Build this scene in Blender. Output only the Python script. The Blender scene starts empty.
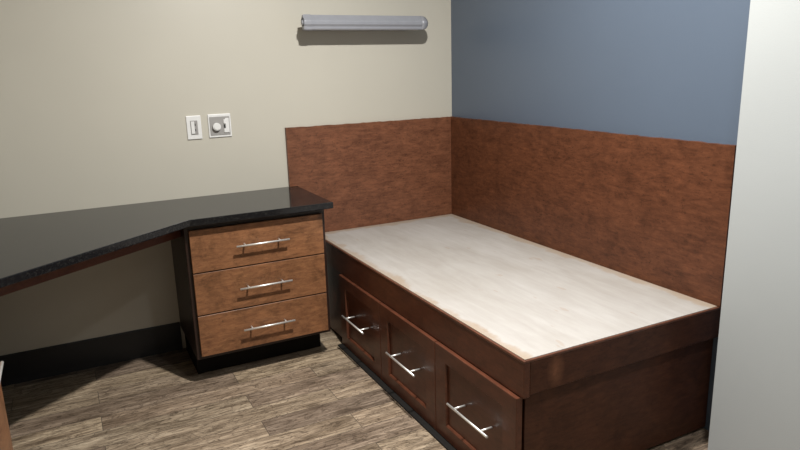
import bpy, bmesh, math
from mathutils import Vector, Matrix
sc = bpy.context.scene
col = sc.collection
R = math.radians

# ------------------------------------------------------------------ materials
def newmat(name, rough=.5, spec=.5):
    m = bpy.data.materials.new(name); m.use_nodes = True
    nt = m.node_tree; b = nt.nodes['Principled BSDF']
    b.inputs['Roughness'].default_value = rough
    b.inputs['Specular IOR Level'].default_value = spec
    return m, nt, b
def N(nt, t, **kw):
    n = nt.nodes.new(t)
    for k, v in kw.items(): setattr(n, k, v)
    return n
def ramp(nt, src, stops, interp='LINEAR'):
    r = N(nt, 'ShaderNodeValToRGB'); e = r.color_ramp.elements; r.color_ramp.interpolation = interp
    while len(e) < len(stops): e.new(.5)
    for i, (p, c) in enumerate(stops):
        e[i].position = p; e[i].color = (c[0], c[1], c[2], 1) if hasattr(c, '__len__') else (c, c, c, 1)
    nt.links.new(src, r.inputs[0]); return r.outputs[0]
def coords(nt, scale=(1, 1, 1), rot=(0, 0, 0)):
    tc = N(nt, 'ShaderNodeTexCoord'); mp = N(nt, 'ShaderNodeMapping')
    mp.inputs['Scale'].default_value = scale; mp.inputs['Rotation'].default_value = rot
    nt.links.new(tc.outputs['Object'], mp.inputs[0]); return mp.outputs[0]
def noise(nt, vec, scale, detail=4, rough=.55, dist=0):
    n = N(nt, 'ShaderNodeTexNoise'); n.inputs['Scale'].default_value = scale
    n.inputs['Detail'].default_value = detail; n.inputs['Roughness'].default_value = rough
    n.inputs['Distortion'].default_value = dist
    nt.links.new(vec, n.inputs['Vector']); return n.outputs['Fac']
def mix(nt, fac, a, b, mode='MIX'):
    m = N(nt, 'ShaderNodeMix', data_type='RGBA', blend_type=mode)
    for sock, v in ((m.inputs[0], fac), (m.inputs[6], a), (m.inputs[7], b)):
        if isinstance(v, (int, float)): sock.default_value = v
        elif isinstance(v, tuple): sock.default_value = (v[0], v[1], v[2], 1)
        else: nt.links.new(v, sock)
    return m.outputs[2]
def bump(nt, b, h, strength=.2, dist=.002):
    n = N(nt, 'ShaderNodeBump'); n.inputs['Strength'].default_value = strength
    n.inputs['Distance'].default_value = dist
    nt.links.new(h, n.inputs['Height']); nt.links.new(n.outputs[0], b.inputs['Normal'])

def paint(name, c, rough=.55, spec=.35):
    m, nt, b = newmat(name, rough, spec)
    v = coords(nt); n = noise(nt, v, 2.2, 3)
    d = tuple(x*.965 for x in c)
    nt.links.new(ramp(nt, n, [(.3, d), (.7, c)]), b.inputs['Base Color'])
    bump(nt, b, noise(nt, v, 260, 3), .22, .0012)
    return m

def wood(name, light, dark, axis='x', rough=.38, blotch=.6, speck=.5, spec=.45):
    m, nt, b = newmat(name, rough, spec)
    s = {'x': (.22, 1, 1), 'y': (1, .22, 1), 'z': (1, 1, .22)}[axis]
    g = noise(nt, coords(nt, s), 70, 8, .75, .5)
    c = ramp(nt, g, [(.32, dark), (.68, light)])
    bl = noise(nt, coords(nt, (.8, .8, .9)), 11, 10, .74, .5)
    lo = 1 - blotch
    c = mix(nt, 1.0, c, ramp(nt, bl, [(.30, (lo, lo*.97, lo*.95)), (.50, (.90, .90, .90)), (.72, (1.15, 1.13, 1.1))]), 'MULTIPLY')
    sp = noise(nt, coords(nt, tuple(.5 if q < 1 else 1 for q in s)), 120, 3, .7)
    k = 1 - speck
    c = mix(nt, 1.0, c, ramp(nt, sp, [(.30, (k, k, k)), (.42, (1, 1, 1))]), 'MULTIPLY')
    nt.links.new(c, b.inputs['Base Color'])
    bump(nt, b, g, .08, .001)
    return m

def plain(name, c, rough=.5, spec=.4, metal=0):
    m, nt, b = newmat(name, rough, spec)
    b.inputs['Metallic'].default_value = metal
    n = noise(nt, coords(nt), 30, 3)
    nt.links.new(ramp(nt, n, [(.3, tuple(x*.93 for x in c)), (.7, c)]), b.inputs['Base Color'])
    return m

M = {}
M['beige'] = paint('beige_wall_paint', (.52, .495, .425), .40, .6)
M['blue'] = paint('slate_blue_wall_paint', (.084, .110, .152), .37, .6)
M['grey'] = paint('pale_grey_wall_paint', (.36, .375, .375), .7, .2)
M['ceiling'] = paint('ceiling_paint', (.55, .54, .52), .8)
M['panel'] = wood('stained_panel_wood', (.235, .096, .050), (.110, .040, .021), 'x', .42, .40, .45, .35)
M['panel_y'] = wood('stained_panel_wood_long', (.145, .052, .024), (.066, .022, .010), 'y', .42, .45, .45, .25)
M['bed'] = wood('dark_stained_bed_wood', (.125, .043, .023), (.072, .024, .013), 'y', .30, .4, .25, .35)
M['bed_x'] = wood('dark_stained_bed_wood_foot', (.090, .034, .018), (.050, .018, .010), 'x', .42, .45, .3, .2)
M['bed_edge'] = wood('bed_edge_wood', (.150, .058, .033), (.085, .032, .018), 'y', .35, .4, .3)
M['drawer'] = wood('amber_stained_drawer_wood', (.32, .147, .066), (.145, .060, .028), 'x', .36, .60, .55, .35)
M['carcass'] = wood('near_black_carcass_wood', (.030, .013, .009), (.016, .008, .006), 'z', .4, .3, .2)
M['apron'] = wood('red_brown_apron_wood', (.13, .045, .025), (.075, .025, .015), 'x', .4, .3, .2)
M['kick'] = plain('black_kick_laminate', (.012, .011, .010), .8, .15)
M['base'] = plain('black_rubber_base', (.016, .016, .018), .45)
M['steel'] = plain('brushed_nickel', (.88, .87, .84), .38, .5, .75)
M['silver'] = plain('silver_grey_metal', (.33, .34, .375), .38, .5, .2)
M['silver_dark'] = plain('dark_grey_metal', (.10, .105, .12), .5)
M['lens'] = plain('frosted_white_lens', (.75, .75, .73), .3)
M['white'] = plain('white_plastic', (.76, .76, .75), .3, .5)
M['greyp'] = plain('grey_plastic', (.33, .32, .31), .4, .4)
M['black'] = plain('black_plastic', (.02, .02, .02), .5)

# black granite: fine pale flecks
m, nt, b = newmat('black_granite', .10, .27); M['granite'] = m
v = coords(nt)
vo = N(nt, 'ShaderNodeTexVoronoi'); vo.inputs['Scale'].default_value = 260; nt.links.new(v, vo.inputs['Vector'])
fl = ramp(nt, vo.outputs['Distance'], [(.0, (.20, .20, .18)), (.20, (.016, .016, .016))])
n2 = noise(nt, v, 90, 4, .7)
c = mix(nt, ramp(nt, n2, [(.5, 0.0), (.62, 1.0)]), (.008, .008, .009), fl)
nt.links.new(c, b.inputs['Base Color'])

# raw plywood, whitish, tan stain left along the edges
m, nt, b = newmat('whitened_plywood', .6, .3); M['ply'] = m
v = coords(nt, (1, .12, 1)); g = noise(nt, v, 30, 7, .65, .4)
c = ramp(nt, g, [(.3, (.345, .322, .300)), (.7, (.400, .380, .360))])
bl = noise(nt, coords(nt, (1, .5, 1)), 5, 5, .6, .4)
c = mix(nt, 1., c, ramp(nt, bl, [(.3, (.88, .86, .83)), (.65, (1.03, 1.03, 1.03))]), 'MULTIPLY')
# finishing stain that ran over the board's edges
tc = N(nt, 'ShaderNodeTexCoord'); sx = N(nt, 'ShaderNodeSeparateXYZ'); nt.links.new(tc.outputs['Object'], sx.inputs[0])
def M1(op, a, b_=None, c_=None):
    n = N(nt, 'ShaderNodeMath', operation=op)
    for i, q in enumerate((a, b_, c_)):
        if q is None: continue
        if isinstance(q, (int, float)): n.inputs[i].default_value = q
        else: nt.links.new(q, n.inputs[i])
    return n.outputs[0]
ex = M1('MULTIPLY', sx.outputs[0], -1.0)
ey = M1('MULTIPLY', sx.outputs[1], -1.0)
ex2 = M1('ADD', sx.outputs[0], .932)
e = M1('MINIMUM', M1('MINIMUM', ex, ey), ex2)
e = M1('ADD', e, M1('MULTIPLY', M1('SUBTRACT', noise(nt, coords(nt), 7, 5, .6), .5), .16))
st = ramp(nt, e, [(.030, 1.0), (.060, .75), (.075, 0.0)])
c = mix(nt, M1('MULTIPLY', st, .72), c, (.30, .22, .15))
wr = noise(nt, coords(nt, (1, .35, 1)), 26, 3, .4)
c = mix(nt, M1('MULTIPLY', ramp(nt, wr, [(.70, 0.), (.735, 1.)]), .35), c, (.30, .22, .16))
nt.links.new(c, b.inputs['Base Color'])
M['ply_edge'] = plain('raw_plywood_edge', (.62, .50, .36), .6)

# weathered grey-brown vinyl planks running along x
m, nt, b = newmat('vinyl_plank_floor', .42, .4); M['floor'] = m
tc = N(nt, 'ShaderNodeTexCoord')
br = N(nt, 'ShaderNodeTexBrick'); br.offset = .37; br.offset_frequency = 2
br.inputs['Scale'].default_value = 1; br.inputs['Brick Width'].default_value = .92
br.inputs['Row Height'].default_value = .125; br.inputs['Mortar Size'].default_value = .0013
br.inputs['Mortar Smooth'].default_value = .2; br.inputs['Bias'].default_value = 0
br.inputs['Color1'].default_value = (0, 0, 0, 1); br.inputs['Color2'].default_value = (1, 1, 1, 1); br.inputs['Mortar'].default_value = (.5, .5, .5, 1)
mp0 = N(nt, 'ShaderNodeMapping'); mp0.inputs['Location'].default_value = (.23, .04, 0)
nt.links.new(tc.outputs['Object'], mp0.inputs[0]); nt.links.new(mp0.outputs[0], br.inputs['Vector'])
cell = br.outputs['Color']
# every plank shifts the grain
off = N(nt, 'ShaderNodeVectorMath', operation='MULTIPLY_ADD')
nt.links.new(cell, off.inputs[0]); off.inputs[1].default_value = (13, 7, 5); nt.links.new(tc.outputs['Object'], off.inputs[2])
def nz(scale3, sc_, det, ro, di):
    mp = N(nt, 'ShaderNodeMapping'); mp.inputs['Scale'].default_value = scale3
    nt.links.new(off.outputs[0], mp.inputs[0]); return noise(nt, mp.outputs[0], sc_, det, ro, di)
g1 = nz((.09, 1, 1), 42, 8, .72, .9)
g2 = nz((.22, 1, 1), 9, 6, .6, 1.6)
wv = N(nt, 'ShaderNodeTexWave', wave_type='BANDS', bands_direction='Y')
mpw = N(nt, 'ShaderNodeMapping'); mpw.inputs['Scale'].default_value = (.16, 1, 1)
nt.links.new(off.outputs[0], mpw.inputs[0]); nt.links.new(mpw.outputs[0], wv.inputs['Vector'])
wv.inputs['Scale'].default_value = 14; wv.inputs['Distortion'].default_value = 11; wv.inputs['Detail'].default_value = 4
wv.inputs['Detail Scale'].default_value = 1.6
c = ramp(nt, g1, [(.30, (.120, .090, .066)), (.48, (.30, .24, .180)), (.70, (.50, .42, .325))])
c = mix(nt, .9, c, ramp(nt, g2, [(.32, (.50, .47, .44)), (.6, (1.1, 1.1, 1.1))]), 'MULTIPLY')
g3 = nz((.14, 1, 1), 120, 6, .8, .3)
c = mix(nt, .8, c, ramp(nt, g3, [(.36, (.45, .42, .38)), (.5, (1., 1., 1.)), (.66, (1.3, 1.28, 1.22))]), 'MULTIPLY')
g4 = nz((.3, 1, 1), 16, 3, .5, 3.5)
c = mix(nt, .8, c, ramp(nt, g4, [(.46, (1, 1, 1)), (.5, (.25, .23, .22)), (.53, (1.1, 1.1, 1.1))]), 'MULTIPLY')
c = mix(nt, .35, c, ramp(nt, wv.outputs['Fac'], [(.1, (.55, .52, .50)), (.5, (1.05, 1.05, 1.05))]), 'MULTIPLY')
c = mix(nt, 1., c, ramp(nt, cell, [(0, (.60, .57, .58)), (.35, (.95, .88, .84)), (.7, (1.0, .98, .93)), (1., (1.25, 1.2, 1.10))]), 'MULTIPLY')
c = mix(nt, br.outputs['Fac'], c, (.06, .05, .04))
nt.links.new(c, b.inputs['Base Color'])
bump(nt, b, M1('SUBTRACT', g1, M1('MULTIPLY', br.outputs['Fac'], 1.5)), .15, .001)

# ------------------------------------------------------------------ mesh helpers
def box(bm, x0, x1, y0, y1, z0, z1, bev=0, seg=1):
    r = bmesh.ops.create_cube(bm, size=1)
    vs = r['verts']
    for q in vs:
        q.co = Vector((x0 + (q.co.x+.5)*(x1-x0), y0 + (q.co.y+.5)*(y1-y0), z0 + (q.co.z+.5)*(z1-z0)))
    if bev:
        es = list({e for q in vs for e in q.link_edges})
        bmesh.ops.bevel(bm, geom=es, offset=bev, segments=seg, affect='EDGES', profile=.6)
def prism(bm, pts, lo, hi, axis='z', bev=0, seg=2):
    """closed outline pts extruded along axis from lo to hi"""
    def p3(p, h):
        return {'z': (p[0], p[1], h), 'x': (h, p[0], p[1]), 'y': (p[0], h, p[1])}[axis]
    a = [bm.verts.new(p3(p, lo)) for p in pts]; c = [bm.verts.new(p3(p, hi)) for p in pts]
    n = len(pts); fs = [bm.faces.new(a[::-1]), bm.faces.new(c)]
    for i in range(n): fs.append(bm.faces.new((a[i], a[(i+1) % n], c[(i+1) % n], c[i])))
    bmesh.ops.recalc_face_normals(bm, faces=fs)
    if bev:
        es = list(set(fs[0].edges) | set(fs[1].edges))
        bmesh.ops.bevel(bm, geom=es, offset=bev, segments=seg, affect='EDGES', profile=.6)
def rod(bm, p, q, r, seg=14, cap_bev=0):
    p, q = Vector(p), Vector(q); d = q-p
    mt = Matrix.Translation((p+q)/2) @ d.to_track_quat('Z', 'Y').to_matrix().to_4x4()
    bmesh.ops.create_cone(bm, cap_ends=True, segments=seg, radius1=r, radius2=r, depth=d.length, matrix=mt)
def obj(name, bm, mat, parent=None, smooth=False):
    bmesh.ops.recalc_face_normals(bm, faces=bm.faces)
    me = bpy.data.meshes.new(name); bm.to_mesh(me); bm.free()
    mats = mat if isinstance(mat, (list, tuple)) else [mat]
    for q in mats: me.materials.append(q)
    if smooth:
        for f in me.polygons: f.use_smooth = len(f.vertices) == 4
    o = bpy.data.objects.new(name, me); col.objects.link(o)
    if parent: o.parent = parent
    return o
def bmn(): return bmesh.new()
def tag(o, label, cat, group=None):
    o['label'] = label; o['category'] = cat
    if group: o['group'] = group
    return o
def thing(name, label, cat, loc=(0, 0, 0), rz=0, group=None):
    o = bpy.data.objects.new(name, None); col.objects.link(o); o.empty_display_size = .1
    o.location = loc; o.rotation_euler = (0, 0, rz)
    return tag(o, label, cat, group)
def struct(name, bm, mat):
    o = obj(name, bm, mat); o['kind'] = 'structure'; return o

# ------------------------------------------------------------------ room
XLW, YF, CZ, XR2 = -2.810, -5.4, 2.5, .15
W, L, HB, HP, HD = .892, 1.855, .510, 1.0995, .787
PL = 1.0245
b_ = bmn(); box(b_, XLW, XR2, YF, 0, -.05, 0); struct('floor', b_, M['floor'])
b_ = bmn(); box(b_, XLW, XR2, YF, 0, CZ, CZ+.05); struct('ceiling', b_, M['ceiling'])
b_ = bmn(); box(b_, XLW-.1, XR2, 0, .1, -.05, CZ+.05); struct('wall_back', b_, M['beige'])
b_ = bmn(); box(b_, XLW-.1, XLW, YF, 0, -.05, CZ+.05); struct('wall_left', b_, M['beige'])
b_ = bmn(); box(b_, 0, XR2, -1.9725, 0, 0, CZ); struct('wall_right', b_, M['blue'])
b_ = bmn(); box(b_, -.164, XR2, YF, -1.973, 0, CZ, .002); struct('wall_right_near', b_, M['grey'])
b_ = bmn(); box(b_, XLW-.1, XR2+.1, YF-.1, YF, -.05, CZ+.05); struct('wall_front', b_, M['beige'])

def cove(bm, pts_axis, a0, a1, at, sign):
    prof = [(0, 0), (.009, 0), (.008, .012), (.007, .025), (.0055, .142), (.003, .1485), (0, .1485)]
    if pts_axis == 'x': prism(bm, [(at + sign*p[0], p[1]) for p in prof], a0, a1, 'x')
    else: prism(bm, [(at + sign*p[0], p[1]) for p in prof], a0, a1, 'y')
b_ = bmn(); cove(b_, 'x', XLW+.002, -1.652, 0, -1); struct('baseboard_back', b_, M['base'])
b_ = bmn(); cove(b_, 'y', -1.160, -.018, XLW, 1); struct('baseboard_left', b_, M['base'])

# ------------------------------------------------------------------ handles
def handle(bm_len, r=.0052, stand=.034, inset=.042):
    """bar pull, bar along local x, posts going +y to the face at y=0"""
    bm = bmn()
    rod(bm, (-bm_len/2, -stand, 0), (bm_len/2, -stand, 0), r)
    for s in (-1, 1): rod(bm, (s*(bm_len/2-inset), -stand, 0), (s*(bm_len/2-inset), 0, 0), r*.85, 12)
    return bm

# ------------------------------------------------------------------ desk cabinets
def cabinet(label, loc, rz, doors=False):
    """local frame: front faces -y, drawer face plane at y=0, drawers from x=0 to .609"""
    t = thing('desk_cabinet', label, 'cabinet', loc, rz, None)
    b_ = bmn(); D = .487
    box(b_, -.018, .627, .020, D, .125, HD-.0305, .0015)
    obj('cabinet_body', b_, M['carcass'], t)
    b_ = bmn(); box(b_, -.004, .613, .145, D-.02, 0, .1245); obj('kick_plate', b_, M['kick'], t)
    zz = (.1416, .3386, .5356, .7326)
    for k in range(3):
        if doors and k < 2: continue
        z0, z1 = zz[k] + .003, zz[k+1] - .003
        b_ = bmn(); box(b_, 0, .609, 0, .0195, z0, z1, .0009)
        d = obj('drawer', b_, M['drawer'], t)
        h = obj('handle', handle(.243, .0045), M['steel'], d, True)
        h.location = (.3116, .0005, (.2436, .4413, .6396)[k])
    if doors:
        b_ = bmn(); box(b_, 0, .609, 0, .0195, zz[0]+.003, zz[2]-.003, .0009)
        d = obj('door', b_, M['drawer'], t)
        h = obj('handle', handle(.243, .0045), M['steel'], d, True)
        h.rotation_euler = (0, R(90), 0); h.location = (.055, .0005, .36)
    return t
cabinet('three-drawer desk cabinet with amber brown fronts standing next to the bed', (-1.632, -.490, 0), 0)
cabinet('desk cabinet at the bottom left edge of the photo, under the worktop', (-2.317, -1.797, 0), R(90), True)

# ------------------------------------------------------------------ worktop
b_ = bmn()
prism(b_, [(XLW+.001, -.001), (-PL-.0015, -.001), (-PL-.0015, -.0215), (-.979, -.0215), (-.979, -.5276), (-1.6295, -.5276),
           (-2.300, -1.049), (-2.300, -1.95), (XLW+.001, -1.95)], HD-.030, HD, 'z', .0035, 2)
wt = thing('desk_worktop', 'polished black granite corner worktop with a diagonal front edge on the desk cabinets', 'countertop', (-1.9, -.3, HD-.030))
def under(o, t):
    for v in o.data.vertices: v.co -= t.location
    o.parent = t
under(obj('granite_slab', b_, M['granite']), wt)
b_ = bmn()
o1, o2 = Vector((-1.652, -.405)), Vector((-2.316, -.906)); nn = Vector((-(o2-o1).y, (o2-o1).x)).normalized()
if nn.y < 0: nn = -nn
prism(b_, [tuple(o1), tuple(o2), (XLW+.003, -1.135), (XLW+.003, -1.110), tuple(o2+nn*.02), (-1.652, -.405+.026)], .690, HD-.0305, 'z', .0012, 1)
a = obj('apron', b_, M['apron']); a['label'] = 'reddish brown wooden rail under the slab'; under(a, wt)

# ------------------------------------------------------------------ panels on the walls above the bed
b_ = bmn()
import random
random.seed(4)
def rough_top(a0, a1, n, z, amp):
    return [(a0 + (a1-a0)*i/n, z - (random.random()*amp if 0 < i < n else 0)) for i in range(n+1)]
top = rough_top(-PL, -.0005, 60, HP, .0030)
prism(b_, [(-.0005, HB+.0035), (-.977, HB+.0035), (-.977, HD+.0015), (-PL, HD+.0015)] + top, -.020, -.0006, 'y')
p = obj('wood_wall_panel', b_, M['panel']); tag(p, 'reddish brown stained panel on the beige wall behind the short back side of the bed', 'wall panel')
b_ = bmn()
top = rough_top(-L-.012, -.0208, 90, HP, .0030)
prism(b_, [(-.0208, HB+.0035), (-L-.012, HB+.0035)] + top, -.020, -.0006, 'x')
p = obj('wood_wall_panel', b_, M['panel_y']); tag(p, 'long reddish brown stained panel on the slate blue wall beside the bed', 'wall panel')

# ------------------------------------------------------------------ bed
bed = thing('platform_bed', 'dark brown wooden platform bed with three drawers and a bare whitish plywood top', 'bed', (0, 0, 0))
b_ = bmn()
box(b_, -W+.016, -.002, -L+.015, -.002, .012, .4965, .001)
obj('bed_frame', b_, M['bed_x'], bed)
b_ = bmn()      # corner stile beside the last drawer and the blank filler behind the desk cabinet
box(b_, -W+.001, -W+.0155, -.380, -.003, .012, .383, .001)
obj('filler_panel', b_, M['bed'], bed)
OX, OY = -W-.009, -L-.008
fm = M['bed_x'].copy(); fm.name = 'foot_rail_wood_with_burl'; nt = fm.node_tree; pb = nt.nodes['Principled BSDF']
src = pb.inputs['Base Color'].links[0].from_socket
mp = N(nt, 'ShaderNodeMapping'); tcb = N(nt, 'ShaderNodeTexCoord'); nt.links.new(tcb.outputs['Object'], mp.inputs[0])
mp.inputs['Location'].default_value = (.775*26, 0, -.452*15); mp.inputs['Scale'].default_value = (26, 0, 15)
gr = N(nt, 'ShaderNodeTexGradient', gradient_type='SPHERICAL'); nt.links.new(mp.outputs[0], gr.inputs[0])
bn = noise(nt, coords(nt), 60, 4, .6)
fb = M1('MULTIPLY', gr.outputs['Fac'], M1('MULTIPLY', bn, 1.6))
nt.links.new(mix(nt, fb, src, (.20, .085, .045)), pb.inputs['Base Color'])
b_ = bmn(); box(b_, OX, -W+.0155, OY, -.003, .385, .502, .0015); obj('top_rail', b_, M['bed'], bed)
b_ = bmn(); box(b_, -W+.016, -.002, OY, -L+.0145, .392, .502, .0015); obj('top_rail', b_, fm, bed)
b_ = bmn(); box(b_, OX-.001, -W-.0003, OY-.001, -.003, .5025, .5115, .0025, 2)
box(b_, -W, -.002, OY-.001, -L-.0003, .5025, .5115, .0025, 2); obj('edge_trim', b_, M['bed_edge'], bed)
b_ = bmn(); box(b_, -W, -.0025, -L, -.0025, .5025, .5128, .0008); obj('plywood_top', b_, M['ply'], bed)
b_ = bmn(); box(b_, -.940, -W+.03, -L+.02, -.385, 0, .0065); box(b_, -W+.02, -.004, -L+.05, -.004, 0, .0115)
obj('toe_shade_strip', b_, M['kick'], bed)  # outer black strip stands in for shade below the drawers; inner box is the plinth
ys = (-.384, -.858, -1.344, -1.849)
hc = (-.632, -1.123, -1.623)
for k in range(3):
    y1, y0 = ys[k]-.002, ys[k+1]+.002
    b_ = bmn()
    x0, x1 = -.915, -W-.0003; z0, z1 = .008, .382; st, ra = .072, .058
    # shaker front: frame with a bevelled lip round a recessed field
    def ring(x, i): return [b_.verts.new((x, yy, zz)) for yy, zz in ((y0+i[0], z0+i[1]), (y1-i[0], z0+i[1]), (y1-i[0], z1-i[1]), (y0+i[0], z1-i[1]))]
    rings = [ring(x1, (0, 0)), ring(x0+.002, (0, 0)), ring(x0, (.002, .002)), ring(x0, (st, ra)), ring(x0+.0045, (st+.0045, ra+.0045)), ring(x0+.010, (st+.005, ra+.005))]
    for a, c in zip(rings, rings[1:]):
        for i in range(4): b_.faces.new((a[i], a[(i+1) % 4], c[(i+1) % 4], c[i]))
    b_.faces.new(rings[-1]); b_.faces.new(rings[0][::-1])
    d = obj('drawer', b_, M['bed'], bed)
    h = obj('handle', handle(.25, .0044, .050), M['steel'], d, True)
    h.rotation_euler = (0, 0, R(-90)); h.location = (x0+.0098, hc[k], .209)

# ------------------------------------------------------------------ wall light above the bed
t = thing('wall_light', 'long silver grey wall light mounted high on the beige wall above the wooden panel', 'wall light', (-.563, 0, 1.618))
prof = [(a*.70-.012, z) for a, z in [(-.112, .008), (-.114, .024), (-.128, .036), (-.142, .037), (-.171, .009), (-.174, .004), (-.173, -.009), (-.164, -.019), (-.163, -.030), (-.158, -.035), (-.124, -.033), (-.114, -.020)]]
b_ = bmn(); prism(b_, prof, -.322, .300, 'x'); 
obj('light_housing', b_, M['silver'], t)
b_ = bmn(); box(b_, -.334, .262, -.012, -.0005, -.032, .036, .002); obj('back_plate', b_, M['silver'], t)
b_ = bmn(); box(b_, -.300, .285, -.121, -.104, -.0355, -.0305, .0005); obj('lens', b_, M['lens'], t)
def scaled(k, dy=0): 
    cy, cz = -.112, .003
    return [(cy+(a-cy)*k+dy, cz+(z-cz)*k) for a, z in prof]
def end_cap(bm, xs, ks):
    prev = None
    for x, k in zip(xs, ks):
        cur = [bm.verts.new((x, a, z)) for a, z in scaled(k)]
        if prev:
            for i in range(len(cur)): bm.faces.new((prev[i], prev[(i+1) % len(cur)], cur[(i+1) % len(cur)], cur[i]))
        else: bm.faces.new(cur[::-1])
        prev = cur
    bm.faces.new(prev)
b_ = bmn(); end_cap(b_, (.3002, .318, .332, .342), (1.02, .96, .78, .45))
prism(b_, [(.262, -.010), (.274, -.010), (.312, -.095), (.300, -.095)], -.020, .022, 'z')
obj('end_cap', b_, M['silver'], t, True)
b_ = bmn(); end_cap(b_, (-.3222, -.328, -.356, -.366), (1.02, 1.06, 1.05, .98))
prism(b_, [(-.300, -.010), (-.314, -.010), (-.353, -.097), (-.335, -.097)], -.030, .024, 'z')
c = obj('end_cap', b_, M['silver'], t)
b_ = bmn(); bmesh.ops.create_cone(b_, cap_ends=True, segments=28, radius1=.021, radius2=.021, depth=.004, matrix=Matrix.Translation((-.3665, -.112, .003)) @ Matrix.Rotation(R(90), 4, 'Y'))
s = obj('end_recess', b_, M['silver_dark'], c)
b_ = bmn(); bmesh.ops.create_cone(b_, cap_ends=True, segments=24, radius1=.013, radius2=.010, depth=.006, matrix=Matrix.Translation((-.3712, -.114, -.001)) @ Matrix.Rotation(R(-90), 4, 'Y'))
obj('end_screw', b_, M['silver'], c)

# ------------------------------------------------------------------ wall plates
t = thing('wall_outlet', 'white single wall plate with grey insert, left of the plate with the round knob', 'wall plate', (-1.482, 0, 1.130))
b_ = bmn(); box(b_, -.035, .035, -.0065, -.0005, -.057, .057, .0025, 2); obj('plate', b_, M['white'], t)
b_ = bmn(); box(b_, -.017, .017, -.0095, -.0068, -.034, .034, .001); obj('insert', b_, M['greyp'], t)
b_ = bmn(); box(b_, -.015, .001, -.0125, -.0098, -.030, .030, .001); obj('rocker', b_, M['white'], t)
b_ = bmn()
for z in (-.018, .008): box(b_, .003, .007, -.0104, -.0097, z, z+.011)
obj('socket_slot', b_, M['black'], t)
t = thing('dimmer_switch', 'grey and white double wall plate with a white round knob', 'wall plate', (-1.3575, 0, 1.132))
b_ = bmn(); box(b_, -.056, .056, -.0065, -.0005, -.057, .057, .0025, 2); obj('plate', b_, M['white'], t)
b_ = bmn(); box(b_, -.049, .049, -.0085, -.0068, -.047, .044, .001); obj('face_panel', b_, M['greyp'], t)
b_ = bmn(); rod(b_, (-.018, -.0087, -.004), (-.018, -.024, -.004), .019, 28); rod(b_, (-.018, -.024, -.004), (-.018, -.027, -.004), .015, 28)
obj('knob', b_, M['white'], t, True)
b_ = bmn(); box(b_, .027, .045, -.0125, -.0088, -.036, .036, .002); box(b_, .018, .030, -.0135, -.0088, .008, .030, .002); box(b_, .018, .030, -.0135, -.0088, -.036, -.016, .002)
obj('rocker', b_, M['white'], t)
b_ = bmn(); box(b_, .0185, .0265, -.0095, -.0088, -.012, .004); obj('rocker_slot', b_, M['black'], t)

# ------------------------------------------------------------------ lights
def area(name, loc, size, power, color, shape='DISK', sy=None, rot=(0, 0, 0), spread=180):
    l = bpy.data.lights.new(name, 'AREA'); l.shape = shape; l.size = size
    if sy: l.size_y = sy
    l.energy = power; l.color = color; l.spread = R(spread)
    o = bpy.data.objects.new(name, l); o.location = loc; o.rotation_euler = rot; col.objects.link(o); return o
area('recessed_downlight', (-1.06, -1.69, 2.49), .09, 84, (1.0, .98, .94))
area('grey_wall_fill', (-1.0, -2.75, 2.49), .16, 12, (.93, .97, 1.0), spread=115)  # unseen fill with a narrow cone, added to brighten the lower grey wall
area('room_fill', (-1.3, -4.3, 2.49), .6, 4, (.90, .96, 1.0), 'RECTANGLE', 1.2)  # unseen soft cool fill added behind the camera
w = bpy.data.worlds.new('world'); sc.world = w; w.use_nodes = True
w.node_tree.nodes['Background'].inputs[0].default_value = (.5, .5, .5, 1)
w.node_tree.nodes['Background'].inputs[1].default_value = .02

# ------------------------------------------------------------------ camera
f, ya, pi_, ro = 649.69, R(-26.9442), R(-13.6783), R(-1.5906)
cam = bpy.data.cameras.new('camera'); cam.sensor_width = 36; cam.lens = f*36/800
co = bpy.data.objects.new('camera', cam); col.objects.link(co)
fw = Vector((-math.sin(ya)*math.cos(pi_), math.cos(ya)*math.cos(pi_), math.sin(pi_)))
rt = Vector((math.cos(ya), math.sin(ya), 0)); up = rt.cross(fw)
r2 = math.cos(ro)*rt + math.sin(ro)*up; u2 = -math.sin(ro)*rt + math.cos(ro)*up
mt = Matrix((( r2.x, u2.x, -fw.x, -2.05067), (r2.y, u2.y, -fw.y, -3.31794), (r2.z, u2.z, -fw.z, 1.39177), (0, 0, 0, 1)))
co.matrix_world = mt
cam.clip_start = .02
sc.camera = co
vs = sc.view_settings
sc.display_settings.display_device = 'sRGB'
vs.view_transform = 'Standard'; vs.look = 'None'; vs.gamma = 1; vs.use_curve_mapping = False
vs.exposure = 0
